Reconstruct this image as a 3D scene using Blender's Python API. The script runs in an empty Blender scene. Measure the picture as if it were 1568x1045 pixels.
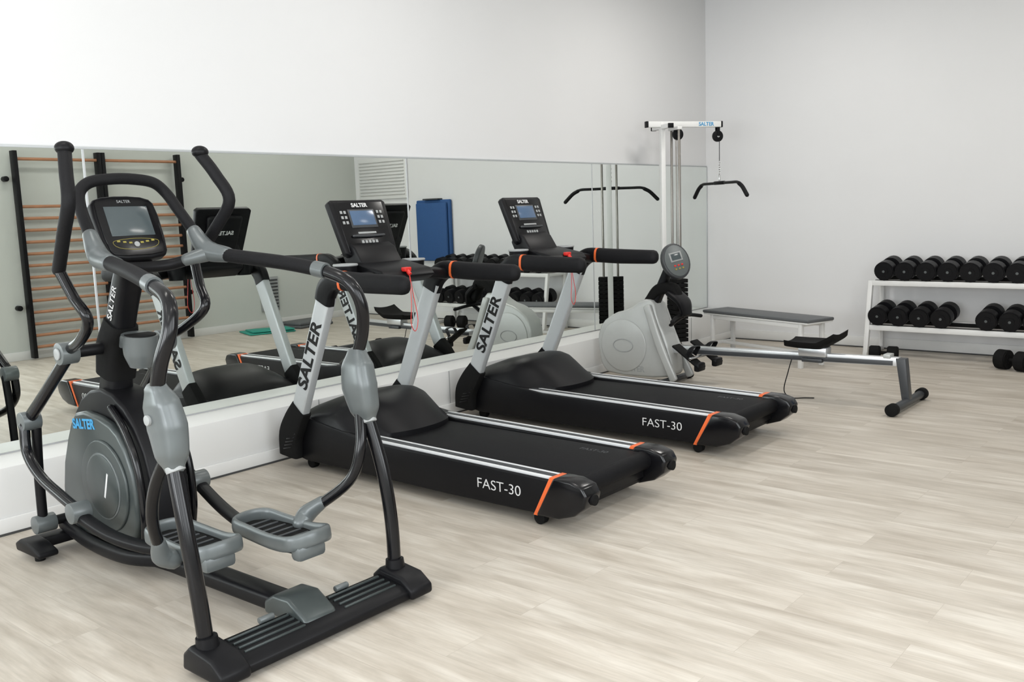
import bpy, bmesh, math
from mathutils import Vector, Matrix
S=bpy.context.scene
COL=S.collection
# ------------------------------------------------------------ materials
def mat(name,col,rough=.5,metal=0.,var=.06,scale=30.,bump=0.,coat=0.,emit=None,spec=.5):
    m=bpy.data.materials.new(name);m.use_nodes=True;nt=m.node_tree;b=nt.nodes['Principled BSDF']
    b.inputs['Roughness'].default_value=rough;b.inputs['Metallic'].default_value=metal
    b.inputs['Coat Weight'].default_value=coat;b.inputs['Specular IOR Level'].default_value=spec
    tc=nt.nodes.new('ShaderNodeTexCoord');n=nt.nodes.new('ShaderNodeTexNoise');n.inputs['Scale'].default_value=scale;n.inputs['Detail'].default_value=3
    nt.links.new(tc.outputs['Object'],n.inputs['Vector'])
    mx=nt.nodes.new('ShaderNodeMix');mx.data_type='RGBA'
    mx.inputs[6].default_value=[v*(1-var) for v in col]+[1];mx.inputs[7].default_value=[min(1,v*(1+var)) for v in col]+[1]
    nt.links.new(n.outputs['Fac'],mx.inputs[0]);nt.links.new(mx.outputs[2],b.inputs['Base Color'])
    if bump>0:
        bp=nt.nodes.new('ShaderNodeBump');bp.inputs['Strength'].default_value=bump;bp.inputs['Distance'].default_value=.002
        nt.links.new(n.outputs['Fac'],bp.inputs['Height']);nt.links.new(bp.outputs[0],b.inputs['Normal'])
    if emit:
        b.inputs['Emission Color'].default_value=list(emit[:3])+[1];b.inputs['Emission Strength'].default_value=emit[3]
    return m
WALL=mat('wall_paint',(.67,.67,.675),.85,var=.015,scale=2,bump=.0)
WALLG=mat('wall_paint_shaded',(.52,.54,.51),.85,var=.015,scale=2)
LEDGE=mat('ledge_paint',(.70,.70,.69),.5,var=.015,scale=3)
DARKLINE=mat('dark_joint',(.05,.05,.05),.8)
CEIL=mat('ceiling_paint',(.75,.75,.74),.9,var=.01)
BLK=mat('black_plastic',(.005,.005,.006),.42,var=.15,scale=60,spec=.17)
BLKG=mat('black_gloss',(.004,.004,.005),.20,var=.1,coat=.06,spec=.30)
BLKM=mat('black_matte_rubber',(.007,.007,.007),.75,var=.2,scale=200,bump=.3,spec=.12)
BELT=mat('belt_rubber',(.006,.006,.007),.62,var=.25,scale=250,bump=.5,spec=.12)
FOAM=mat('foam_grip',(.006,.006,.007),.6,var=.2,scale=300,bump=.4,spec=.18)
SILV=mat('silver_paint',(.46,.48,.49),.38,metal=.3,var=.03)
ALU=mat('aluminium',(.58,.59,.60),.3,metal=.7,var=.04)
STRIP=mat('rail_strip',(.62,.63,.64),.4,metal=.1,var=.04)
CHROME=mat('chrome',(.5,.5,.5),.2,metal=1.,var=.02)
RODM=mat('guide_rod_steel',(.27,.255,.235),.35,metal=.8,var=.05)
GREY=mat('grey_plastic',(.108,.121,.123),.33,metal=.2,var=.05,scale=15)
GREYD=mat('grey_housing',(.048,.058,.058),.33,metal=.3,var=.08,scale=8)
GREYL=mat('light_grey_plastic',(.30,.31,.31),.4,var=.04)
DGREY=mat('dark_grey_paint',(.035,.038,.042),.4,var=.05)
WHT=mat('white_powdercoat',(.68,.68,.67),.4,var=.02)
WHS=mat('white_shell',(.42,.43,.42),.35,metal=.15,var=.03)
ORNG=mat('orange_trim',(.72,.13,.03),.4,var=.05)
RED=mat('red_plastic',(.6,.02,.015),.4)
TXTW=mat('print_white',(.6,.6,.6),.5)
TXTK=mat('print_black',(.008,.008,.008),.5,spec=.2)
TXTB=mat('print_blue',(.04,.26,.50),.5)
YEL=mat('print_yellow',(.26,.22,.04),.5)
SCRB=mat('lcd_blue',(.06,.10,.17),.2,emit=(.12,.2,.34,.15))
SCRG=mat('lcd_grey',(.06,.075,.08),.15,emit=(.1,.12,.13,.06))
WOOD=mat('rung_wood',(.36,.17,.09),.5,var=.2,scale=12)
BLUE=mat('blue_foam',(.015,.07,.21),.7,var=.1)
TEAL=mat('teal_foam',(.02,.26,.20),.7,var=.1)
PAD=mat('vinyl_pad',(.085,.09,.095),.5,var=.1)
def floor_mat():
    m=bpy.data.materials.new('wood_plank_floor');m.use_nodes=True;nt=m.node_tree;b=nt.nodes['Principled BSDF'];N=nt.nodes.new;L=nt.links.new
    tc=N('ShaderNodeTexCoord')
    mp=N('ShaderNodeMapping');mp.inputs['Rotation'].default_value=(0,0,math.pi/2)
    L(tc.outputs['Object'],mp.inputs['Vector'])
    br=N('ShaderNodeTexBrick');br.offset=.37;br.inputs['Scale'].default_value=1;br.inputs['Brick Width'].default_value=1.22;br.inputs['Row Height'].default_value=.20
    br.inputs['Mortar Size'].default_value=.001;br.inputs['Mortar Smooth'].default_value=.3;br.inputs['Bias'].default_value=0
    br.inputs['Color1'].default_value=(0,0,0,1);br.inputs['Color2'].default_value=(1,1,1,1);br.inputs['Mortar'].default_value=(.5,.5,.5,1)
    L(mp.outputs[0],br.inputs['Vector'])
    sc=N('ShaderNodeVectorMath');sc.operation='SCALE';sc.inputs['Scale'].default_value=7.3
    L(br.outputs['Color'],sc.inputs[0])
    ad=N('ShaderNodeVectorMath');ad.operation='ADD';L(mp.outputs[0],ad.inputs[0]);L(sc.outputs[0],ad.inputs[1])
    m1=N('ShaderNodeMapping');m1.inputs['Scale'].default_value=(1.0,6.5,1);L(ad.outputs[0],m1.inputs['Vector'])
    n1=N('ShaderNodeTexNoise');n1.inputs['Scale'].default_value=1.7;n1.inputs['Detail'].default_value=6;n1.inputs['Roughness'].default_value=.58;n1.inputs['Distortion'].default_value=.4
    L(m1.outputs[0],n1.inputs['Vector'])
    m2=N('ShaderNodeMapping');m2.inputs['Scale'].default_value=(4,70,1);L(ad.outputs[0],m2.inputs['Vector'])
    n2=N('ShaderNodeTexNoise');n2.inputs['Scale'].default_value=1.5;n2.inputs['Detail'].default_value=3;L(m2.outputs[0],n2.inputs['Vector'])
    r1=N('ShaderNodeValToRGB');e=r1.color_ramp.elements
    e[0].position=.30;e[0].color=(.365,.32,.265,1);e[1].position=.68;e[1].color=(.555,.512,.45,1)
    x=e.new(.5);x.color=(.46,.414,.354,1)
    L(n1.outputs['Fac'],r1.inputs[0])
    mx=N('ShaderNodeMix');mx.data_type='RGBA';mx.blend_type='OVERLAY';mx.inputs[0].default_value=.16
    L(r1.outputs[0],mx.inputs[6]);L(n2.outputs['Fac'],mx.inputs[7])
    mo=N('ShaderNodeMix');mo.data_type='RGBA';mo.blend_type='MULTIPLY';mo.inputs[0].default_value=.2
    L(mx.outputs[2],mo.inputs[6])
    tn=N('ShaderNodeMapRange');tn.inputs[1].default_value=0;tn.inputs[2].default_value=1;tn.inputs[3].default_value=.78;tn.inputs[4].default_value=1.1
    L(br.outputs['Color'],tn.inputs[0]);L(tn.outputs[0],mo.inputs[7])
    ml=N('ShaderNodeMix');ml.data_type='RGBA';ml.blend_type='MIX';ml.inputs[7].default_value=(.24,.2,.16,1)
    f=N('ShaderNodeMath');f.operation='MULTIPLY';f.inputs[1].default_value=.4;L(br.outputs['Fac'],f.inputs[0]);L(f.outputs[0],ml.inputs[0])
    L(mo.outputs[2],ml.inputs[6]);L(ml.outputs[2],b.inputs['Base Color'])
    b.inputs['Roughness'].default_value=.45
    bp=N('ShaderNodeBump');bp.inputs['Strength'].default_value=.1;bp.inputs['Distance'].default_value=.002;L(n2.outputs['Fac'],bp.inputs['Height']);L(bp.outputs[0],b.inputs['Normal'])
    return m
FLOOR=floor_mat()
MIRR=bpy.data.materials.new('mirror_glass');MIRR.use_nodes=True
_b=MIRR.node_tree.nodes['Principled BSDF'];_b.inputs['Metallic'].default_value=1;_b.inputs['Roughness'].default_value=0.0
_n=MIRR.node_tree.nodes.new('ShaderNodeTexNoise');_n.inputs['Scale'].default_value=.6
_r=MIRR.node_tree.nodes.new('ShaderNodeValToRGB');_r.color_ramp.elements[0].color=(.80,.84,.81,1);_r.color_ramp.elements[1].color=(.83,.86,.835,1)
MIRR.node_tree.links.new(_n.outputs['Fac'],_r.inputs[0]);MIRR.node_tree.links.new(_r.outputs[0],_b.inputs['Base Color'])
# ------------------------------------------------------------ geometry helpers
def root(name,loc=(0,0,0),rz=0):
    o=bpy.data.objects.new(name,None);o.empty_display_size=.1;COL.objects.link(o);o.location=loc;o.rotation_euler=(0,0,rz);return o
def sub(parent,name,M):
    o=bpy.data.objects.new(name,None);o.empty_display_size=.05;COL.objects.link(o);o.parent=parent;o.matrix_local=M;return o
def mk(name,bm,p,m,bev=0,seg=2,sharp=38):
    bmesh.ops.recalc_face_normals(bm,faces=bm.faces)
    if bev>0:
        es=[e for e in bm.edges if len(e.link_faces)==2 and e.calc_face_angle(0)>math.radians(28)]
        bmesh.ops.bevel(bm,geom=es,offset=bev,segments=seg,affect='EDGES',profile=.5,clamp_overlap=True)
    for f in bm.faces:f.smooth=True
    for e in bm.edges:
        if len(e.link_faces)==2 and e.calc_face_angle(0)>math.radians(sharp): e.smooth=False
    me=bpy.data.meshes.new(name);bm.to_mesh(me);bm.free()
    o=bpy.data.objects.new(name,me);COL.objects.link(o)
    if p: o.parent=p
    me.materials.append(m);return o
def box(p,name,m,c,s,rot=(0,0,0),bev=.004):
    bm=bmesh.new();bmesh.ops.create_cube(bm,size=1)
    for v in bm.verts:v.co=Vector((v.co.x*s[0],v.co.y*s[1],v.co.z*s[2]))
    o=mk(name,bm,p,m,min(bev,min(s)*.45));o.location=c;o.rotation_euler=rot;return o
def sweep(p,name,m,pts,r,n=2.,side=None,seg=16,res=6,rnd=True,spline=True,closed=False):
    P=[Vector(q) for q in pts]
    R=r if isinstance(r,list) else [r]*len(P)
    R=[(q,q) if not isinstance(q,tuple) else q for q in R]
    if spline and len(P)>2:
        Q=[];RR=[];k=len(P)
        rng=range(k if closed else k-1)
        for i in rng:
            if closed: a,b,c,d=P[(i-1)%k],P[i],P[(i+1)%k],P[(i+2)%k]
            else: a=P[i-1] if i else 2*P[0]-P[1];b=P[i];c=P[i+1];d=P[i+2] if i+2<k else 2*P[-1]-P[-2]
            r0,r1=R[i],R[(i+1)%k]
            for j in range(res):
                t=j/res
                Q.append(.5*((2*b)+(c-a)*t+(2*a-5*b+4*c-d)*t*t+(3*b-a-3*c+d)*t**3))
                RR.append((r0[0]*(1-t)+r1[0]*t,r0[1]*(1-t)+r1[1]*t))
        if not closed: Q.append(P[-1]);RR.append(R[-1])
        P,R=Q,RR
    T=[]
    for i in range(len(P)):
        if closed: t=P[(i+1)%len(P)]-P[i-1]
        else: t=P[min(i+1,len(P)-1)]-P[max(i-1,0)]
        T.append(t.normalized())
    if side is None:
        a=Vector((1,0,0)) if abs(T[0].x)<.8 else Vector((0,0,1))
    else:a=Vector(side)
    X=[]
    for t in T:
        x=(a-t*a.dot(t))
        if x.length<1e-4: x=t.orthogonal()
        x.normalize();X.append(x)
        if side is None:a=x
    rings=[(P[i],T[i],X[i],R[i]) for i in range(len(P))]
    if rnd and not closed:
        pre=[];post=[]
        for an in (80,55,28):
            c,s=math.cos(math.radians(an)),math.sin(math.radians(an))
            q=rings[0];rm=min(q[3]);pre.append((q[0]-q[1]*rm*s,q[1],q[2],(q[3][0]*c,q[3][1]*c)))
            q=rings[-1];rm=min(q[3]);post.insert(0,(q[0]+q[1]*rm*s,q[1],q[2],(q[3][0]*c,q[3][1]*c)))
        rings=pre+rings+post
    bm=bmesh.new();V=[]
    for (c,t,x,rr) in rings:
        y=t.cross(x);row=[]
        for k in range(seg):
            an=2*math.pi*(k+.5)/seg;cc,ss=math.cos(an),math.sin(an)
            cx=math.copysign(abs(cc)**(2/n),cc);sy=math.copysign(abs(ss)**(2/n),ss)
            row.append(bm.verts.new(c+x*rr[0]*cx+y*rr[1]*sy))
        V.append(row)
    for i in range(len(V)-(0 if closed else 1)):
        A=V[i];B=V[(i+1)%len(V)]
        for k in range(seg): bm.faces.new((A[k],A[(k+1)%seg],B[(k+1)%seg],B[k]))
    if not closed: bm.faces.new(V[0][::-1]);bm.faces.new(V[-1])
    return mk(name,bm,p,m)
def cyl(p,name,m,a,b,r,r2=None,seg=28,bev=.003):
    a=Vector(a);b=Vector(b);d=b-a
    bm=bmesh.new();bmesh.ops.create_cone(bm,cap_ends=True,segments=seg,radius1=r,radius2=r if r2 is None else r2,depth=d.length)
    M=Matrix.Translation((a+b)/2)@d.to_track_quat('Z','Y').to_matrix().to_4x4()
    bmesh.ops.transform(bm,matrix=M,verts=bm.verts)
    return mk(name,bm,p,m,min(bev,r*.3,d.length*.3))
def ball(p,name,m,c,r,sc=(1,1,1)):
    bm=bmesh.new();bmesh.ops.create_uvsphere(bm,u_segments=20,v_segments=12,radius=r)
    for v in bm.verts:v.co=Vector((v.co.x*sc[0]+c[0],v.co.y*sc[1]+c[1],v.co.z*sc[2]+c[2]))
    return mk(name,bm,p,m)
def smoothpoly(pts,it):
    for _ in range(it):
        q=[]
        for i in range(len(pts)):
            a=pts[i];b=pts[(i+1)%len(pts)]
            q.append((a[0]*.75+b[0]*.25,a[1]*.75+b[1]*.25));q.append((a[0]*.25+b[0]*.75,a[1]*.25+b[1]*.75))
        pts=q
    return pts
def prism(p,name,m,prof,x0,x1,bev=.006,sm=0,axis='x'):
    prof=smoothpoly(prof,sm)
    f={'x':lambda a,b,t:(t,a,b),'y':lambda a,b,t:(a,t,b),'z':lambda a,b,t:(a,b,t)}[axis]
    bm=bmesh.new()
    A=[bm.verts.new(f(a,b,x0)) for a,b in prof];B=[bm.verts.new(f(a,b,x1)) for a,b in prof]
    bm.faces.new(A[::-1]);bm.faces.new(B)
    for i in range(len(A)):
        j=(i+1)%len(A);bm.faces.new((A[i],A[j],B[j],B[i]))
    bmesh.ops.recalc_face_normals(bm,faces=bm.faces)
    if bev>0:
        es=[e for e in bm.edges if len(e.link_faces)==2 and e.calc_face_angle(0)>math.radians(40)]
        bmesh.ops.bevel(bm,geom=es,offset=bev,segments=3,affect='EDGES',profile=.5,clamp_overlap=True)
    return mk(name,bm,p,m)
def text(p,name,m,body,c,xa,ya,size,ext=.001,bold=0.,shear=0,sx=1.):
    cu=bpy.data.curves.new(name+'_c','FONT');cu.body=body;cu.size=size;cu.extrude=ext;cu.align_x='CENTER';cu.align_y='CENTER';cu.offset=bold;cu.shear=shear
    t=bpy.data.objects.new(name+'_t',cu);COL.objects.link(t);bpy.context.view_layer.update()
    me=bpy.data.meshes.new_from_object(t.evaluated_get(bpy.context.evaluated_depsgraph_get()))
    bpy.data.objects.remove(t)
    me.materials.clear();me.materials.append(m)
    o=bpy.data.objects.new(name,me);COL.objects.link(o);o.parent=p
    xa=Vector(xa).normalized();ya=Vector(ya).normalized();za=xa.cross(ya)
    M=Matrix((xa,ya,za)).transposed().to_4x4();M.translation=Vector(c)
    o.matrix_local=M@Matrix.Diagonal((sx,1,1,1));return o
# ------------------------------------------------------------ room
XW,YS,YM,ZC=-13.5,-5.69,.297,3.8
def shell(name,m,lo,hi):
    c=[(a+b)/2 for a,b in zip(lo,hi)];s=[b-a for a,b in zip(lo,hi)]
    return box(None,name,m,c,s,bev=0)
shell('floor',FLOOR,(XW-.2,YS-.2,-.1),(.2,YM+.3,0))
shell('ceiling',CEIL,(XW-.2,YS-.2,ZC),(.2,YM+.3,ZC+.1))
shell('wall_north',WALL,(XW-.2,YM+.012,0),(.2,YM+.2,ZC))
shell('wall_east',WALL,(0,YS-.2,0),(.2,YM+.012,ZC))
def wall_open(name,m,axis,fix,a0,a1,holes,zb,zt):
    w=root(name)
    def seg(i,a,b,z0,z1):
        if axis=='x': lo=(a,fix-.2,z0);hi=(b,fix,z1)
        else: lo=(fix-.2,a,z0);hi=(fix,b,z1)
        c=[(u+v)/2 for u,v in zip(lo,hi)];s=[v-u for u,v in zip(lo,hi)]
        box(w,'wall_segment_%d'%i,m,c,s,bev=0)
    seg(0,a0,a1,0,zb);seg(1,a0,a1,zt,ZC);k=2;prev=a0
    for h0,h1 in holes: seg(k,prev,h0,zb,zt);k+=1;prev=h1
    seg(k,prev,a1,zb,zt)
SH=[(-13,-10.6),(-10.2,-7.8),(-7.4,-5.6)]
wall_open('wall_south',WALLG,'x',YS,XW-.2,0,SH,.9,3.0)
WH=[(-5.0,-3.0),(-2.6,-.5)]
wall_open('wall_west',WALL,'y',XW,YS-.2,YM+.012,WH,.9,3.0)
def area(name,loc,rot,sx,sy,e,col=(1,1,1)):
    l=bpy.data.lights.new(name,'AREA');l.shape='RECTANGLE';l.size=sx;l.size_y=sy;l.energy=e;l.color=col
    o=bpy.data.objects.new(name,l);COL.objects.link(o);o.location=loc;o.rotation_euler=rot;return o
k=1
DAY=(.94,.975,1.0)
for a,b in SH:
    w=root('window_%d'%k);c=(a+b)/2
    for x in (a+.03,c,b-.03): box(w,'mullion',WHT,(x,YS-.08,1.95),(.06,.06,2.1))
    for z in (.93,2.97): box(w,'rail',WHT,(c,YS-.08,z),(b-a,.06,.06))
    area('window_daylight_%d'%k,(c,YS-.12,1.95),(math.radians(90),0,0),b-a-.1,2.0,80,DAY);k+=1
for a,b in WH:
    w=root('window_%d'%k);c=(a+b)/2
    for y in (a+.03,c,b-.03): box(w,'mullion',WHT,(XW-.08,y,1.95),(.06,.06,2.1))
    for z in (.93,2.97): box(w,'rail',WHT,(XW-.08,c,z),(.06,b-a,.06))
    area('window_daylight_%d'%k,(XW-.12,c,1.95),(0,math.radians(-90),0),2.0,b-a-.1,160,DAY);k+=1
lc=root('added_ceiling_fill')  # unseen ceiling panels, added as fill to soften and even the light
for i,x in enumerate((-11,-8,-5,-2)):
    for j,y in enumerate((-1.3,-4.2)):
        box(lc,'fill_fixture_%d%d'%(i,j),WHT,(x,y,ZC-.03),(1.2,.3,.06))
        a=area('ceiling_fill_lamp_%d%d'%(i,j),(x,y,ZC-.07),(0,0,0),1.15,.27,(13,13,20,32)[i],(1,.97,.925))  # added fill, stronger towards the east wall to brighten it
# trim
trim=root('baseboard_east')
box(trim,'board',WHT,(-.008,(YS)/2,.06),(.016,-YS,.10),bev=.003)
box(trim,'joint',DARKLINE,(-.01,(YS)/2,.006),(.024,-YS,.012),bev=0)
trim=root('baseboard_south')
box(trim,'board',WHT,(XW/2,YS+.008,.05),(-XW-.04,.016,.10),bev=.003)
lg=root('trim_1')
box(lg,'ledge_body',LEDGE,(XW/2-.01,YM/2+.006,.168),(-XW-.02,YM-.002,.334),bev=.004)
box(lg,'ledge_plinth',LEDGE,(XW/2-.01,-.001,.047),(-XW-.02,.014,.075),bev=.003)
box(lg,'ledge_floor_joint',DARKLINE,(XW/2-.01,-.004,.006),(-XW-.02,.012,.012),bev=0)  # thin dark joint strip where the ledge meets the floor
for i in range(11):
    box(lg,'panel_joint_%d'%i,GREYL,(-.9-i*1.22,.0045,.21),(.004,.003,.245),bev=0)
mr=root('wall_mirror')
xs=[-.01,-2.24,-4.62,-7.03,-9.43,-11.8,-13.4]
for i in range(6):
    box(mr,'mirror_panel_%d'%i,MIRR,((xs[i]+xs[i+1])/2,YM+.004,(.345+1.915)/2),(xs[i]-xs[i+1]-.012,.012,1.57),bev=0)
    box(mr,'mirror_joint_%d'%i,SILV,(xs[i+1],YM+.002,1.13),(.014,.012,1.57),bev=.001)
box(mr,'mirror_top_trim',SILV,(XW/2,YM+.001,1.922),(-XW-.03,.014,.014),bev=.001)
box(mr,'mirror_edge',SILV,(-.008,YM+.001,1.13),(.012,.014,1.57),bev=.001)
# ------------------------------------------------------------ treadmill
def treadmill(xc,dy=0):
    t=root('treadmill',(xc,dy,0))
    prof=[(-.13,.08),(-.12,.20),(-.15,.30),(-.24,.37),(-.38,.42),(-.52,.45),(-.60,.453),(-.68,.435),(-.77,.385),(-.86,.325),(-.95,.268),(-.95,.12),(-.5,.07)]
    bm=bmesh.new();rows=[]
    for i in range(25):
        u=-.385+.77*i/24;q=abs(u/.385)
        h=1-.5*q**4
        def sh(y):
            k=min(1,max(0,(-.45-y)/.5));k=k*k*(3-2*k);return y+.22*k*q**2.5
        rows.append([bm.verts.new((u,sh(y),(z if z<.22 else .22+(z-.22)*h))) for y,z in prof])
    for a,b in zip(rows,rows[1:]):
        for k in range(len(prof)):
            l=(k+1)%len(prof);bm.faces.new((a[k],a[l],b[l],b[k]))
    bm.faces.new(rows[0]);bm.faces.new(rows[-1][::-1])
    mk('motor_hood',bm,t,BLK,sharp=50)
    box(t,'deck_base',BLK,(0,-1.5,.155),(.60,1.5,.11))
    box(t,'running_belt',BELT,(0,-1.55,.222),(.56,1.42,.03),bev=.012)
    cyl(t,'rear_roller',BELT,(-.29,-2.25,.19),(.29,-2.25,.19),.048)
    box(t,'rear_cross_beam',BLK,(0,-2.18,.10),(.62,.10,.06))
    box(t,'front_frame',BLK,(0,-.35,.08),(.7,.12,.05))
    text(t,'belt_print',DGREY,'FAST-30',(.17,-2.02,.2375),(0,-1,0),(1,0,0),.05,ext=.0003)
    for s in (-1,1):
        n='left' if s<0 else 'right'
        a,b=sorted((s*.29,s*.395))
        prism(t,'side_skirt_'+n,BLK,[(-.12,.09),(-.14,.28),(-.30,.325),(-.68,.275),(-.9,.25),(-2.22,.237),(-2.10,.06),(-1.5,.052),(-.3,.055)],a,b,bev=.008)
        for j,(u0,w) in enumerate(((.303,.016),(.332,.03),(.366,.016))):
            prism(t,'rail_strip_%s_%d'%(n,j),STRIP if j!=1 else DGREY,[(-.76,.252),(-.76,.266),(-2.17,.25),(-2.17,.236)],s*u0-w*.5+s*.006,s*u0+w*.5+s*.006,bev=.002)
        a2,b2=sorted((s*.298,s*.399))
        prism(t,'accent_'+n,ORNG,[(-2.165,.2535),(-2.195,.2535),(-2.085,.052),(-2.06,.052)],a2,b2,bev=.002)
        a,b=sorted((s*.288,s*.412))
        prism(t,'end_cap_'+n,BLKG,[(-2.193,.256),(-2.29,.255),(-2.36,.235),(-2.385,.195),(-2.37,.14),(-2.31,.09),(-2.22,.06),(-2.083,.055)],a,b,bev=.012)
        cyl(t,'end_knob_'+n,BLKM,(s*.35,-2.36,.17),(s*.35,-2.395,.17),.026)
        cyl(t,'foot_stem_'+n,BLK,(s*.36,-2.08,.03),(s*.36,-2.08,.08),.014)
        cyl(t,'rear_foot_'+n,BLKM,(s*.36-.02,-2.08,.033),(s*.36+.02,-2.08,.033),.032)
        cyl(t,'front_wheel_'+n,BLKM,(s*.34-.02,-.30,.035),(s*.34+.02,-.30,.035),.035)
        sweep(t,'upright_boot_'+n,BLKM,[(s*.415,-.185,.075),(s*.418,-.20,.20),(s*.42,-.26,.30),(s*.42,-.325,.385)],[(.034,.085),(.037,.085),(.037,.078),(.034,.066)],n=6,side=(1,0,0),rnd=False)
        for j in range(6):
            box(t,'boot_rib_%s_%d'%(n,j),BLKG,(s*.452,-.20-.012*j,.13+.022*j),(.006,.08,.007),(math.radians(-12),0,0),bev=.001)
        sweep(t,'upright_'+n,SILV,[(s*.42,-.30,.34),(s*.425,-.635,1.075)],[(.028,.056),(.028,.060)],n=7,side=(1,0,0),rnd=False,spline=False)
        sweep(t,'elbow_'+n,BLK,[(s*.427,-.61,1.03),(s*.43,-.645,1.10),(s*.435,-.72,1.15),(s*.44,-.80,1.155)],[(.034,.066),(.036,.066),(.038,.058),(.040,.052)],n=4,side=(1,0,0),rnd=False)
        sweep(t,'accent_ring_'+n,ORNG,[(s*.44,-.795,1.155),(s*.44,-.812,1.154)],[(.043,.055),(.043,.055)],n=3,side=(1,0,0),rnd=False,spline=False)
        sweep(t,'arm_rest_'+n,FOAM,[(s*.44,-.81,1.154),(s*.443,-1.0,1.146),(s*.445,-1.28,1.142)],[(.041,.054),(.042,.054),(.040,.050)],n=2.6,side=(1,0,0))
    text(t,'side_logo',TXTW,'FAST-30',(-.3965,-1.84,.15),(0,-1,0),(0,0,1),.074,sx=1.12,bold=-.0008)
    xa=Vector((0,-.335,.735)).normalized()
    text(t,'upright_logo',TXTK,'SALTER',(-.424-.028,-.475,.715),xa,Vector((-1,0,0)).cross(xa),.118,bold=.003,sx=1.12)
    sweep(t,'cross_bar',BLK,[(-.43,-.72,1.13),(-.25,-.74,1.15),(0,-.745,1.16),(.25,-.74,1.15),(.43,-.72,1.13)],[(.05,.035)]*5,n=3.5,side=(0,1,0))
    prism(t,'tray',BLK,[(-.50,1.16),(-.52,1.22),(-.62,1.235),(-.84,1.19),(-.88,1.15),(-.80,1.11),(-.6,1.10)],-.2,.2,bev=.012)
    for s in (-1,1):
        sweep(t,'cup_holder_%d'%s,BLK,[(s*.27,-.62,1.10),(s*.27,-.62,1.225)],[(.055,.055),(.068,.068)],rnd=False,spline=False,seg=24)
        sweep(t,'cup_rim_%d'%s,GREYL,[(s*.27+.066*math.cos(a*math.pi/8),-.62+.066*math.sin(a*math.pi/8),1.228) for a in range(16)],.007,closed=True,seg=8,res=2)
        cyl(t,'cup_well_%d'%s,BLKM,(s*.27,-.62,1.20),(s*.27,-.62,1.228),.058)
    box(t,'safety_key',RED,(-.02,-.86,1.19),(.05,.035,.025))
    cyl(t,'key_pin',RED,(-.02,-.86,1.19),(-.02,-.89,1.16),.012)
    sweep(t,'safety_cord',RED,[(-.02,-.885,1.17),(-.03,-.90,1.0),(-.04,-.90,.88),(-.01,-.90,.83),(.015,-.9,.9),(-.005,-.89,1.05),(-.02,-.885,1.165)],.0022,seg=6,rnd=False)
    prism(t,'console_neck',BLK,[(-.46,1.28),(-.50,1.36),(-.58,1.32),(-.66,1.20),(-.52,1.16)],-.16,.16,bev=.01)
    up=Vector((0,.361,.933)).normalized();nz=Vector((1,0,0)).cross(up)
    M=Matrix((Vector((1,0,0)),up,nz)).transposed().to_4x4();M.translation=(.005,-.49,1.445)
    c=sub(t,'console',M@Matrix.Diagonal((1.08,1.02,1,1)))
    prism(c,'console_body',BLK,[(-.185,.165),(.185,.165),(.205,.15),(.185,-.165),(.16,-.18),(-.16,-.18),(-.185,-.165),(-.205,.15)],-.045,0,bev=.008,axis='z')
    prism(c,'console_face',BLKG,[(-.175,.15),(.175,.15),(.162,-.16),(-.162,-.16)],-.005,.003,bev=.002,axis='z')
    prism(c,'console_back_bulge',BLK,[(-.13,.12),(.13,.12),(.11,-.14),(-.11,-.14)],-.08,-.03,bev=.02,axis='z')
    box(c,'screen_bezel',DGREY,(0,.045,.004),(.19,.115,.004))
    box(c,'screen',SCRB,(0,.048,.007),(.168,.09,.003),bev=.001)
    text(c,'console_logo',TXTW,'SALTER',(0,.128,.0045),(1,0,0),(0,1,0),.034,bold=.001)
    for s in (-1,1):
        for j in range(3):
            for i in range(2): box(c,'button',GREYL,(s*(.118+.025*i),.085-.032*j,.005),(.015,.018,.004),bev=.001)
    box(c,'key_row',GREYL,(0,-.045,.005),(.13,.012,.004),bev=.001)
    sweep(c,'reading_ledge',DGREY,[(-.11,-.065,.012),(0,-.07,.018),(.11,-.065,.012)],.008,seg=8)
    for i in range(5):
        for j in range(2): box(c,'keypad',GREYL,(-.05+.025*i,-.10-.026*j,.005),(.017,.018,.004),bev=.001)
    text(c,'console_back_logo',TXTW,'SALTER',(0,.0,-.0815),(-1,0,0),(0,1,0),.04,bold=.001)
    return t
treadmill(-5.74,0);treadmill(-4.167,.012)
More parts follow.
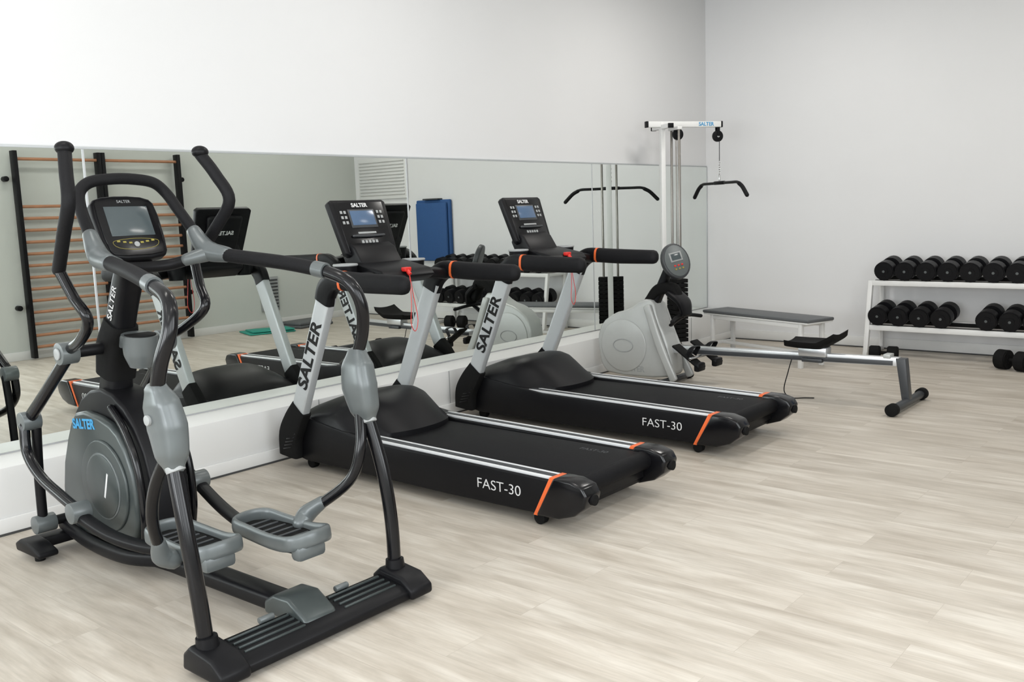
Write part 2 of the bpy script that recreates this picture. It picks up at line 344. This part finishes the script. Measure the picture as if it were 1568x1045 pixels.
# ------------------------------------------------------------ elliptical
e=root('elliptical_trainer',(-7.495,0,0))
for s in (-1,1):
    n='left' if s<0 else 'right'
    T=lambda L:[(s*a,b,c) for a,b,c in L]
    sweep(e,'rear_pillar_'+n,BLKG,T([(.42,-2.10,.05),(.43,-2.085,.28),(.432,-2.045,.5),(.42,-1.975,.74)]),.027)
    sweep(e,'pillar_socket_'+n,BLK,T([(.42,-2.105,.05),(.422,-2.10,.14)]),[(.045,.045),(.036,.036)],rnd=False,spline=False)
    sweep(e,'pivot_housing_'+n,GREY,T([(.42,-1.985,.70),(.418,-1.975,.74),(.415,-1.955,.83),(.422,-1.94,.91),(.43,-1.932,.955)]),[(.03,.036),(.044,.062),(.05,.078),(.046,.07),(.032,.045)],n=3.2,side=(1,0,0),seg=24)
    cyl(e,'pivot_cap_'+n,GREYL,(s*.455,-1.93,.86),(s*.475,-1.93,.86),.018)
    cyl(e,'pivot_collar_'+n,GREYL,(s*.421,-1.987,.705),(s*.42,-1.995,.685),.032)
    sweep(e,'rear_hoop_'+n,BLKG,T([(.43,-1.93,.94),(.43,-1.975,1.05),(.405,-2.005,1.16),(.38,-1.965,1.25),(.36,-1.84,1.295)]),.025)
    sweep(e,'side_rail_'+n,FOAM,T([(.36,-1.84,1.295),(.32,-1.65,1.325),(.27,-1.42,1.35),(.245,-1.28,1.365)]),.029)
    sweep(e,'rail_collar_'+n,GREY,T([(.362,-1.855,1.292),(.352,-1.80,1.302)]),.032,rnd=False,spline=False)
    sweep(e,'rail_tee_'+n,GREY,T([(.258,-1.34,1.36),(.24,-1.24,1.375),(.232,-1.19,1.41),(.226,-1.15,1.46)]),[.033,.043,.038,.030])
    sweep(e,'tee_inner_'+n,GREY,T([(.24,-1.24,1.37),(.15,-1.2,1.345)]),[.036,.026],spline=False)
    sweep(e,'moving_handle_'+n,BLKG,T([(.22,-.84,.98),(.235,-1.0,1.04),(.26,-1.13,1.13),(.28,-1.07,1.22),(.30,-1.01,1.33)]),.022)
    sweep(e,'moving_grip_'+n,FOAM,T([(.30,-1.01,1.33),(.33,-1.15,1.47),(.345,-1.25,1.59),(.32,-1.2,1.7),(.29,-1.14,1.79)]),.026)
    ball(e,'grip_knob_'+n,BLK,(s*.29,-1.14,1.80),.036,(1,1,.75))
    cyl(e,'arm_pivot_'+n,GREY,(s*.185,-.83,.97),(s*.26,-.83,.97),.048)
    cyl(e,'arm_pivot_cap_'+n,GREYL,(s*.26,-.83,.97),(s*.268,-.83,.97),.025)
    sweep(e,'lower_arm_'+n,BLKG,T([(.225,-.83,.95),(.245,-.66,.80),(.26,-.50,.67)]),[(.024,.03),(.024,.028),(.024,.03)])
    cyl(e,'link_joint_'+n,GREY,(s*.22,-.47,.64),(s*.30,-.47,.64),.044)
    sweep(e,'link_arm_'+n,BLKG,T([(.285,-.47,.62),(.295,-.50,.50),(.295,-.62,.41),(.285,-.78,.35),(.28,-.9,.315)]),.023)
    cyl(e,'crank_joint_'+n,GREY,(s*.24,-.92,.305),(s*.32,-.92,.305),.044)
    sweep(e,'rocker_'+n,BLK,T([(.235,-.475,.62),(.24,-.46,.40),(.24,-.45,.16)]),.022)
    cyl(e,'rocker_joint_'+n,GREY,(s*.19,-.45,.15),(s*.28,-.45,.15),.042)
cyl(e,'arm_pivot_shaft',BLK,(-.2,-.83,.97),(.2,-.83,.97),.026)
cyl(e,'rocker_shaft',BLK,(-.2,-.45,.15),(.2,-.45,.15),.022)
sweep(e,'arch_handle',FOAM,[(-.226,-1.15,1.46),(-.21,-1.06,1.56),(-.19,-1.01,1.63),(-.14,-1.0,1.675),(-.05,-1.0,1.69),(.05,-1.0,1.69),(.14,-1.0,1.675),(.19,-1.01,1.63),(.21,-1.06,1.56),(.226,-1.15,1.46)],.024)
sweep(e,'grip_bar',BLK,[(-.16,-1.2,1.345),(-.08,-1.15,1.325),(.08,-1.15,1.325),(.16,-1.2,1.345)],.024)
sweep(e,'mast',BLK,[(0,-.74,.58),(0,-.80,.85),(0,-.88,1.08),(0,-.98,1.27),(0,-1.06,1.35)],[(.065,.075),(.055,.065),(.05,.06),(.055,.05),(.07,.04)],n=4,side=(1,0,0),rnd=False)
sweep(e,'mast_sheath',BLKM,[(0,-.79,.84),(0,-.83,.97),(0,-.88,1.08)],[(.07,.075),(.075,.08),(.06,.065)],n=4,side=(1,0,0),rnd=False)
sweep(e,'bottle_holder',GREY,[(0,-1.02,.895),(0,-1.025,.95),(0,-1.035,1.035)],[(.045,.045),(.068,.068),(.076,.076)],seg=28,rnd=False)
cyl(e,'bottle_well',BLKM,(0,-1.034,1.01),(0,-1.0355,1.037),.066)
box(e,'holder_bracket',GREY,(0,-.92,1.0),(.07,.1,.06),bev=.01)
text(e,'mast_logo',TXTW,'SALTER',(-.0545,-.925,1.17),(0,-.45,.9),(0,.9,.45),.05)
up=Vector((0,.12,.255)).normalized();nz=Vector((1,0,0)).cross(up)
M=Matrix((Vector((1,0,0)),up,nz)).transposed().to_4x4();M.translation=(0,-1.04,1.49)
c=sub(e,'console',M)
prism(c,'console_body',BLK,[(-.115,.14),(0,.15),(.115,.14),(.145,.10),(.14,-.10),(.115,-.145),(-.115,-.145),(-.14,-.10),(-.145,.10)],-.06,0,bev=.012,axis='z',sm=1)
prism(c,'console_face',BLKG,[(-.11,.128),(.11,.128),(.13,.10),(.125,-.10),(.10,-.13),(-.10,-.13),(-.125,-.10),(-.13,.10)],-.005,.005,bev=.002,axis='z',sm=1)
box(c,'screen',SCRG,(0,.025,.006),(.19,.135,.004),bev=.002)
text(c,'console_logo',GREYL,'SALTER',(0,.115,.0055),(1,0,0),(0,1,0),.018)
for i in range(7): box(c,'key_%d'%i,YEL,(-.075+.025*i,-.078+.004*abs(i-3),.006),(.014,.008,.003),bev=.001)
sweep(c,'key_outline',YEL,[(-.1,-.07,.006),(-.08,-.095,.006),(0,-.105,.006),(.08,-.095,.006),(.1,-.07,.006),(.07,-.06,.006),(0,-.055,.006),(-.07,-.06,.006)],.0010,closed=True,seg=6,res=3)
cyl(c,'start_key',GREYL,(0,-.082,.004),(0,-.082,.010),.012)
prism(e,'drive_housing_core',BLK,[(-.36,.07),(-.40,.36),(-.50,.62),(-.64,.76),(-.85,.80),(-1.05,.70),(-1.17,.50),(-1.20,.25),(-1.16,.07)],-.085,.085,bev=.015,sm=1)
for s in (-1,1):
    a,b=sorted((s*.08,s*.125));n='left' if s<0 else 'right'
    prism(e,'housing_shell_'+n,GREYD,[(-.42,.10),(-.43,.36),(-.55,.60),(-.64,.69),(-.90,.67),(-1.03,.60),(-1.11,.42),(-1.11,.22),(-1.02,.10)],a,b,bev=.018,sm=1)
    a,b=sorted((s*.12,s*.137))
    prism(e,'flywheel_cover_'+n,GREYD,[(-.86+.205*math.cos(i*math.pi/20),.37+.205*math.sin(i*math.pi/20)) for i in range(40)],a,b,bev=.008)
    cyl(e,'cover_ring_'+n,GREY,(s*.13,-.86,.37),(s*.141,-.86,.37),.15)
    cyl(e,'cover_disc_'+n,GREYD,(s*.135,-.86,.37),(s*.144,-.86,.37),.142)
    box(e,'cover_slot_'+n,TXTW,(s*.1445,-.90,.38),(.002,.012,.12),(math.radians(20),0,0),bev=0)
    sweep(e,'housing_edge_'+n,BLKG,[(s*.11,-1.12,.12),(s*.115,-1.155,.3),(s*.115,-1.13,.5),(s*.11,-1.04,.64),(s*.10,-.92,.72)],.016)
text(e,'housing_logo',TXTB,'SALTER',(-.1265,-.70,.625),(0,-1,.10),(0,.10,1),.062,bold=.002)
sweep(e,'lower_skirt_frame',BLK,[(0,-.40,.07),(0,-.8,.055),(0,-1.2,.055),(0,-2.06,.07)],[(.10,.035),(.10,.035),(.055,.035),(.05,.035)],n=4,side=(1,0,0),rnd=False)
sweep(e,'curved_frame_left',BLK,[(-.14,-.42,.12),(-.15,-.7,.085),(-.14,-1.0,.08),(-.08,-1.2,.09)],[(.02,.03)]*4,n=3,side=(1,0,0))
sweep(e,'curved_frame_right',BLK,[(.14,-.42,.12),(.15,-.7,.085),(.14,-1.0,.08),(.08,-1.2,.09)],[(.02,.03)]*4,n=3,side=(1,0,0))
box(e,'front_crossbar',BLK,(0,-.42,.06),(.62,.09,.05),bev=.012)
for s in (-1,1):
    n='left' if s<0 else 'right'
    prism(e,'front_foot_'+n,BLK,[(-.36,.03),(-.35,.065),(-.40,.09),(-.50,.085),(-.60,.06),(-.60,.035)],s*.29-.045,s*.29+.045,bev=.01)
    cyl(e,'front_leveler_'+n,BLKM,(s*.29,-.5,0),(s*.29,-.5,.04),.022)
    cyl(e,'rear_leveler_'+n,BLKM,(s*.40,-2.15,0),(s*.40,-2.15,.03),.024)
    prism(e,'base_end_'+n,BLK,[(-2.02,.02),(-2.03,.08),(-2.07,.115),(-2.20,.10),(-2.26,.06),(-2.26,.02)],min(s*.36,s*.475),max(s*.36,s*.475),bev=.014)
    for j in range(4):
        box(e,'track_rib_%s_%d'%(n,j),GREYD,(s*.215,-2.09-.032*j,.0885-.004*j),(.25,.010,.008),(math.radians(-6),0,0),bev=.002)
    cyl(e,'pedal_roller_'+n,GREY,(s*.14,-2.07,.10),(s*.20,-2.07,.10),.012)
prism(e,'rear_base_bar',BLK,[(-2.03,.02),(-2.04,.07),(-2.07,.088),(-2.21,.072),(-2.24,.05),(-2.24,.02)],-.42,.42,bev=.008)
prism(e,'base_centre_cover',GREYD,[(-1.93,.05),(-1.93,.10),(-1.99,.135),(-2.08,.14),(-2.17,.09),(-2.19,.06)],-.085,.06,bev=.014)
def pedal(n,u,yc,leg,frontj):
    z=.27
    prism(e,'pedal_tray_'+n,BLKM,smoothpoly([(u-.085,yc+.21),(u+.085,yc+.21),(u+.085,yc-.21),(u-.085,yc-.21)],2),z-.02,z+.012,bev=.006,axis='z')
    sweep(e,'pedal_rim_'+n,GREY,[(u-.085,yc+.10,z+.015),(u-.075,yc+.20,z+.02),(u,yc+.225,z+.024),(u+.075,yc+.20,z+.02),(u+.09,yc+.1,z+.012),(u+.09,yc-.08,z+.010),(u+.085,yc-.19,z+.025),(u,yc-.225,z+.035),(u-.085,yc-.19,z+.025),(u-.09,yc-.08,z+.01)],[(.012,.03)]*10,n=3,closed=True,seg=12)
    for j in range(7): box(e,'pedal_tread_%s_%d'%(n,j),DGREY,(u,yc-.15+.05*j,z+.014),(.12,.012,.006),bev=.002)
    box(e,'pedal_heel_'+n,GREY,(u-.02,yc-.20,z-.015),(.13,.06,.06),bev=.018)
    sweep(e,'pedal_leg_'+n,BLKG,leg,.022)
    l1=Vector(leg[-1]);l0=l1.lerp(Vector(leg[-2]),.35)
    sweep(e,'leg_socket_'+n,GREY,[l0,l1,(l1.x*.75+u*.25,l1.y,l1.z-.03)],[.026,.038,.036])
    sweep(e,'pedal_link_'+n,BLK,[frontj,(frontj[0]*.9,frontj[1]-.2,.235),(frontj[0]*.75,frontj[1]-.4,.215),(u,yc+.1,.225),(u,yc-.1,.235)],[(.022,.028)]*5,n=3,side=(0,0,1))
pedal('right',.11,-1.79,[(.405,-1.96,.74),(.365,-2.0,.60),(.33,-1.96,.46),(.235,-1.80,.32)],(.28,-.92,.29))
pedal('left',-.16,-1.60,[(-.405,-1.93,.74),(-.405,-1.82,.60),(-.385,-1.74,.46),(-.32,-1.66,.29)],(-.28,-.92,.29))
# ------------------------------------------------------------ rowing machine
r=root('rowing_machine',(-2.65,0,0))
prism(r,'flywheel_housing',WHS,[(-.10,.22),(-.08,.36),(-.13,.50),(-.26,.59),(-.42,.63),(-.55,.72),(-.66,.72),(-.70,.56),(-.78,.40),(-.86,.12),(-.80,.05),(-.20,.04),(-.12,.12)],-.095,.095,bev=.02,sm=1)
for s in (-1,1):
    a,b=sorted((s*.09,s*.105))
    prism(r,'housing_disc_%d'%s,WHS,[(-.36+.23*math.cos(i*math.pi/20),.31+.23*math.sin(i*math.pi/20)) for i in range(40)],a,b,bev=.01)
    sweep(r,'disc_inset_%d'%s,GREYL,[(s*.107,-.36+.10*math.cos(i*math.pi/6),.31+.055*math.sin(i*math.pi/6)) for i in range(12)],.004,closed=True,seg=6,res=3)
    text(r,'housing_logo_%d'%s,GREYL,'SALTER',(s*.096,-.45,.11),(0,s,0),(0,0,1),.07,bold=.001)
    sweep(r,'frame_leg_%d'%s,WHS,[(s*.12,-.62,.66),(s*.13,-.74,.35),(s*.14,-.88,.06)],[(.018,.035)]*3,n=4,side=(1,0,0))
    box(r,'foot_plate_%d'%s,BLKM,(s*.15,-1.03,.27),(.12,.30,.02),(math.radians(35),0,0),bev=.008)
    sweep(r,'foot_strap_%d'%s,BLK,[(s*.15-.06,-1.05,.28),(s*.15-.05,-1.09,.35),(s*.15+.05,-1.09,.35),(s*.15+.06,-1.05,.28)],[(.02,.004)]*4,n=3,side=(0,1,0))
    box(r,'heel_cup_%d'%s,BLK,(s*.15,-1.13,.19),(.12,.05,.07),bev=.015)
    cyl(r,'rear_foot_cap_%d'%s,BLKM,(s*.30,-2.72,.045),(s*.36,-2.72,.045),.044)
    cyl(r,'front_foot_cap_%d'%s,BLKM,(s*.24,-.80,.035),(s*.29,-.80,.035),.035)
cyl(r,'foot_axle',CHROME,(-.22,-1.08,.26),(.22,-1.08,.26),.012)
cyl(r,'front_foot',DGREY,(-.26,-.80,.035),(.26,-.80,.035),.026)
cyl(r,'rear_foot',DGREY,(-.32,-2.72,.045),(.32,-2.72,.045),.03)
prism(r,'rear_post',DGREY,[(-2.64,.36),(-2.71,.36),(-2.745,.05),(-2.69,.05)],-.035,.035,bev=.006)
prism(r,'slide_rail',ALU,[(-.80,.265),(-.80,.33),(-2.66,.365),(-2.66,.30)],-.028,.028,bev=.004)
for s in (-1,1): prism(r,'rail_groove_%d'%s,DGREY,[(-.95,.272),(-.95,.306),(-2.62,.339),(-2.62,.305)],s*.028-.003,s*.028+.003,bev=.001)
box(r,'rail_stop',WHS,(0,-2.58,.37),(.09,.05,.03))
box(r,'seat_carriage',ALU,(0,-2.03,.365),(.11,.22,.075),bev=.01)
box(r,'seat_carriage_skirt',DGREY,(0,-2.03,.30),(.12,.16,.03),bev=.006)
bm=bmesh.new();rows=[]
for i in range(13):
    v=-1+2*i/12;row=[]
    for j in range(11):
        uu=-1+2*j/10
        w=.15*(1-.25*max(0,-v)**2)
        y=-2.03-.20*v
        zz=.43+.018*uu*uu+ (.12*max(0,v-.3)**1.2) +.01*max(0,-v-.5)
        row.append((w*uu,y,zz))
    rows.append(row)
top=[[bm.verts.new(q) for q in row] for row in rows];bot=[[bm.verts.new((q[0]*.9,q[1],q[2]-.045)) for q in row] for row in rows]
for G,fl in ((top,0),(bot,1)):
    for i in range(12):
        for j in range(10):
            f=(G[i][j],G[i+1][j],G[i+1][j+1],G[i][j+1]);bm.faces.new(f if fl else f[::-1])
B=[(i,0) for i in range(13)]+[(12,j) for j in range(1,11)]+[(i,10) for i in range(11,-1,-1)]+[(0,j) for j in range(9,0,-1)]
for a,b in zip(B,B[1:]+B[:1]): bm.faces.new((top[a[0]][a[1]],top[b[0]][b[1]],bot[b[0]][b[1]],bot[a[0]][a[1]]))
mk('seat',bm,r,BLKM,sharp=60)
sweep(r,'console_mast',BLK,[(0,-.60,.66),(0,-.68,.80),(0,-.76,.98)],[(.05,.05),(.04,.04),(.04,.03)],n=4,side=(1,0,0),rnd=False)
sweep(r,'mast_shroud',BLKM,[(0,-.58,.70),(0,-.68,.80),(0,-.80,.80),(0,-.86,.66)],[(.07,.035),(.07,.05),(.065,.05),(.05,.035)],n=4,side=(1,0,0))
sweep(r,'handle_cradle',BLK,[(0,-.80,.78),(0,-.90,.70),(0,-.93,.60)],[(.11,.025),(.10,.025),(.07,.02)],n=4,side=(1,0,0))
up=Vector((0,.35,.93)).normalized();nz=Vector((1,0,0)).cross(up)
M=Matrix((Vector((1,0,0)),up,nz)).transposed().to_4x4();M.translation=(0,-.84,1.045)
c=sub(r,'console',M@Matrix.Rotation(math.radians(-28),4,'Y'))
prism(c,'console_body',DGREY,[(.13*math.cos(i*math.pi/16),.155*math.sin(i*math.pi/16)) for i in range(32)],-.05,0,bev=.012,axis='z')
prism(c,'console_face',GREY,[(.112*math.cos(i*math.pi/16),.136*math.sin(i*math.pi/16)) for i in range(32)],-.005,.004,bev=.002,axis='z')
box(c,'display',GREYL,(0,.035,.005),(.12,.08,.004),bev=.002)
box(c,'display_lcd',SCRG,(0,.035,.0075),(.09,.055,.002),bev=.0005)
for i in range(3):
    for j in range(2): box(c,'key_%d%d'%(i,j),YEL if j else RED,(-.035+.035*i,-.04-.03*j,.006),(.018,.014,.004),bev=.001)
sweep(r,'pull_handle',FOAM,[(-.24,-.93,.56),(-.12,-.90,.58),(0,-.89,.585),(.12,-.90,.58),(.24,-.93,.56)],.016)
sweep(r,'handle_bracket',BLK,[(0,-.78,.50),(0,-.84,.545),(0,-.89,.575)],[(.03,.015)]*3)
sweep(r,'floor_cable',BLK,[(-.03,-1.86,.29),(-.07,-1.85,.2),(-.12,-1.84,.06),(-.11,-1.90,.008),(-.06,-1.98,.006),(-.03,-2.04,.006)],.004,seg=8)
# ------------------------------------------------------------ bench
ang=math.atan2(-1.28,-.42)-math.atan2(-1,0)
b=root('flat_bench',(-1.17,-.94,0),ang)
box(b,'seat_pad',PAD,(0,0,.437),(.35,1.34,.03),bev=.01)
box(b,'seat_board',WHT,(0,0,.415),(.34,1.32,.014),bev=.003)
for y in (-.56,.56):
    for x in (-.14,.14): box(b,'leg',WHT,(x,y,.205),(.035,.04,.41))
    box(b,'leg_rail_top',WHT,(0,y,.395),(.28,.035,.03));box(b,'leg_rail_low',WHT,(0,y,.12),(.26,.03,.03))
for x in (-.14,.14): box(b,'stretcher',WHT,(x,0,.385),(.03,1.1,.04))
box(b,'low_stretcher',WHT,(0,0,.12),(.03,1.1,.03))
# ------------------------------------------------------------ cable tower
a0=math.atan2(-.53,.85)
t=root('lat_pulldown_machine',(-1.4,-.08,0),a0)
box(t,'main_upright',WHT,(-.11,0,1.16),(.045,.055,2.3))
box(t,'top_beam',WHT,(.13,0,2.285),(.80,.05,.055))
box(t,'top_cross',WHT,(-.11,0,2.26),(.05,.34,.04))
for y in (-.18,.18): box(t,'cross_cap',BLK,(-.11,y,2.26),(.055,.02,.045))
box(t,'beam_cap_front',BLK,(.535,0,2.285),(.02,.054,.06));box(t,'beam_cap_rear',BLK,(-.275,0,2.285),(.02,.054,.06))
text(t,'beam_logo',TXTB,'SALTER',(.36,-.0265,2.285),(1,0,0),(0,0,1),.05,bold=.001)
for y in (-.075,.075): cyl(t,'guide_rod',RODM,(0.03,y,.12),(0.03,y,2.26),.012)
box(t,'rod_top_bracket',WHT,(.03,0,2.245),(.05,.20,.03));box(t,'rod_bottom_bracket',WHT,(.03,0,.11),(.06,.22,.04))
for x in (.04,.085): cyl(t,'cable_%d'%int(x*1000),RODM,(x,0,.8),(x,0,2.2),.005)
for i in range(14): box(t,'weight_plate_%d'%i,BLKM,(.03,0,.18+.045*i),(.12,.26,.038))
box(t,'base',WHT,(-.02,0,.03),(.5,.08,.06));box(t,'base_cross',WHT,(-.1,0,.03),(.08,.42,.06))
for x,z in ((.06,2.19),(.50,2.17)):
    cyl(t,'pulley',BLK,(x,-.015,z),(x,.015,z),.055);cyl(t,'pulley_hub',GREYL,(x,-.02,z),(x,.02,z),.014)
    box(t,'pulley_bracket_a',BLK,(x,-.02,z+.05),(.03,.005,.10));box(t,'pulley_bracket_b',BLK,(x,.02,z+.05),(.03,.005,.10))
cyl(t,'lat_cable',DGREY,(.52,0,2.13),(.52,0,1.93),.004)
for i in range(7): sweep(t,'chain_%d'%i,CHROME,[(.52+(.008*math.cos(a*math.pi/4) if i%2 else 0),(0 if i%2 else .008*math.cos(a*math.pi/4)),1.92-.022*i+.014*math.sin(a*math.pi/4)) for a in range(8)],.0025,closed=True,seg=6,res=2)
sweep(t,'lat_bar',BLKG,[(.52-.0,-.50,1.58),(.52,-.42,1.66),(.52,-.34,1.705),(.52,-.2,1.71),(.52,.2,1.71),(.52,.34,1.705),(.52,.42,1.66),(.52,.50,1.58)],.015)
for s in (-1,1): sweep(t,'lat_grip_%d'%s,FOAM,[(.52,s*.50,1.58),(.52,s*.42,1.66),(.52,s*.36,1.695)],.020)
box(t,'lat_bar_sleeve',BLK,(.52,0,1.712),(.036,.20,.036),bev=.012)
cyl(t,'bar_hook',CHROME,(.52,0,1.72),(.52,0,1.79),.008)
# ------------------------------------------------------------ dumbbell rack
k=root('dumbbell_rack',(0,0,0))
Y0,Y1=-1.68,-3.62
for i,y in enumerate((Y0,Y1)):
    sweep(k,'front_leg_%d'%i,WHT,[(-.53,y,.02),(-.42,y,.72)],[(.022,.022)]*2,n=8,side=(0,1,0),rnd=False,spline=False)
    sweep(k,'rear_leg_%d'%i,WHT,[(-.09,y,.02),(-.09,y,.80)],[(.022,.022)]*2,n=8,side=(0,1,0),rnd=False,spline=False)
    box(k,'foot_rail_%d'%i,WHT,(-.31,y,.022),(.50,.04,.04));box(k,'side_rail_top_%d'%i,WHT,(-.26,y,.70),(.36,.035,.035));box(k,'side_rail_low_%d'%i,WHT,(-.28,y,.28),(.42,.035,.035))
L=abs(Y1-Y0)
for n,x,z in (('top_front',-.425,.70),('top_rear',-.20,.735),('low_front',-.485,.275),('low_rear',-.26,.31)):
    box(k,'shelf_'+n,WHT,(x,(Y0+Y1)/2,z),(.035,L,.05))
for n,x,z in (('top',-.31,.725),('low',-.375,.30)):
    for s in (-1,1): box(k,'saddle_%s_%d'%(n,s),BLKM,(x+s*.09,(Y0+Y1)/2,z+s*.014),(.045,L-.06,.03),(0,math.radians(-9),0))
def dumb(bm,c,r,L,tilt=0,axis='x'):
    M=Matrix.Translation(c)@(Matrix.Rotation(math.radians(tilt),4,'Y') if axis=='x' else Matrix.Rotation(tilt,4,'Z'))@Matrix.Rotation(math.pi/2,4,'Y')
    def cy(rad,z0,z1,sg=24):
        g=bmesh.ops.create_cone(bm,cap_ends=True,segments=sg,radius1=rad,radius2=rad,depth=z1-z0)
        bmesh.ops.transform(bm,matrix=M@Matrix.Translation((0,0,(z0+z1)/2)),verts=g['verts'])
    cy(.016,-L/2,L/2,12)
    for s in (-1,1):
        a,b=sorted((s*L*.13,s*L*.5))
        cy(r,a+.008,b-.008);cy(r*.9,a,b);cy(r*.45,min(a,b)-.004,max(a,b)+.004,12)
db=root('dumbbells')
UP=[(-.31,-1.81-.19*i,.838,.0905+.0002*i) for i in range(10)]
LO=[(-.375,-1.78-.19*i,.413,.0905) for i in range(10) if i!=4]
for nm,rw in (('upper_row',UP),('lower_row',LO)):
    bm=bmesh.new()
    for x,y,z,rr in rw: dumb(bm,(x,y,z),rr,.31,-9)
    mk(nm,bm,db,BLK)
bm=bmesh.new()
for x,y,z,rr in UP+LO:
    g=bmesh.ops.create_cone(bm,cap_ends=True,segments=16,radius1=.012,radius2=.012,depth=.004)
    bmesh.ops.transform(bm,matrix=Matrix.Translation((x-.158,y,z-.025))@Matrix.Rotation(math.radians(-9),4,'Y')@Matrix.Rotation(math.pi/2,4,'Y'),verts=g['verts'])
mk('end_badges',bm,db,GREY)
for (x,y,rr,L,an) in ((-.68,-1.90,.066,.25,math.radians(100)),(-.72,-3.00,.085,.28,math.radians(70))):
    o=root('dumbbell',(x,y,0));bm=bmesh.new();dumb(bm,(0,0,rr+.001),rr,L,an,'z');mk('weights_and_bar',bm,o,BLKM)
# ------------------------------------------------------------ things seen in the mirror
w=root('wall_bars',(-.10,0,0))
for j,x in enumerate((-4.90,-3.95,-3.90,-2.92)):
    box(w,'post_%d'%j,BLK,(x,YS+.10,1.19),(.045,.10,2.34))
for a,b in ((-4.90,-3.95),(-3.90,-2.92)):
    for z in [2.27]+[1.74-.133*i for i in range(13)]:
        cyl(w,'rung',WOOD,(a,YS+.11,z),(b,YS+.11,z),.018,seg=12)
for x in (-4.99,-2.85):
    for z in (.6,2.05): cyl(w,'hook',BLK,(x,YS+.0,z),(x,YS+.08,z),.03)
v=root('wall_vent')
box(v,'frame',WHT,(-.02,-5.05,2.05),(.03,1.05,.60))
for i in range(11): box(v,'slat',WHT,(-.045,-5.05,1.81+.048*i),(.03,.97,.012),(0,math.radians(35),0),bev=.002)
v=root('wall_vent',);box(v,'frame',GREYL,(-1.70,YS+.012,.46),(.30,.02,.48))
for i in range(9): box(v,'slat',DGREY,(-1.70,YS+.026,.27+.048*i),(.26,.012,.02),bev=.002)
m=root('hanging_exercise_mat')
prism(m,'mat',BLUE,[(-4.33,.86),(-3.66,.86),(-3.66,1.70),(-4.33,1.70)],-.055,-.005,bev=.02)
prism(m,'mat_second',BLUE,[(-4.30,.84),(-3.70,.84),(-3.70,1.66),(-4.30,1.66)],-.10,-.055,bev=.02)
box(m,'hanging_strap',DGREY,(-.05,-4.0,1.71),(.10,.3,.02))
m=root('folded_yoga_mat',(-2.15,-5.15,0),.3)
box(m,'layer_1',TEAL,(0,0,.012),(.62,.5,.018),bev=.008);box(m,'layer_2',TEAL,(.03,.02,.034),(.56,.44,.022),(.03,0,.06),bev=.009)
m=root('folded_exercise_mat',(-1.45,-5.25,0),-.1)
box(m,'layer_1',PAD,(0,0,.02),(.62,.5,.036),bev=.012);box(m,'layer_2',PAD,(.01,.01,.058),(.58,.46,.036),(0,0,.05),bev=.012)
# ------------------------------------------------------------ world + camera
wd=bpy.data.worlds.new('sky');S.world=wd;wd.use_nodes=True;bg=wd.node_tree.nodes['Background']
bg.inputs[0].default_value=(.85,.92,1,1);bg.inputs[1].default_value=.6
F=Vector((.75517475,.64060656,-.13904799));R2=Vector((.64286106,-.76522522,-.03405911));U2=Vector((.12822152,.06366796,.98969977))
cd=bpy.data.cameras.new('camera');cd.sensor_width=36;cd.lens=1413.27/1568*36;cd.clip_start=.05
co=bpy.data.objects.new('camera',cd);COL.objects.link(co)
M=Matrix((R2,U2,-F)).transposed().to_4x4();M.translation=(-9.4507,-4.7727,1.5);co.matrix_world=M
S.camera=co
try:
    S.view_settings.view_transform='Standard';S.view_settings.look='None';S.view_settings.exposure=0
except Exception as ex: print(ex)
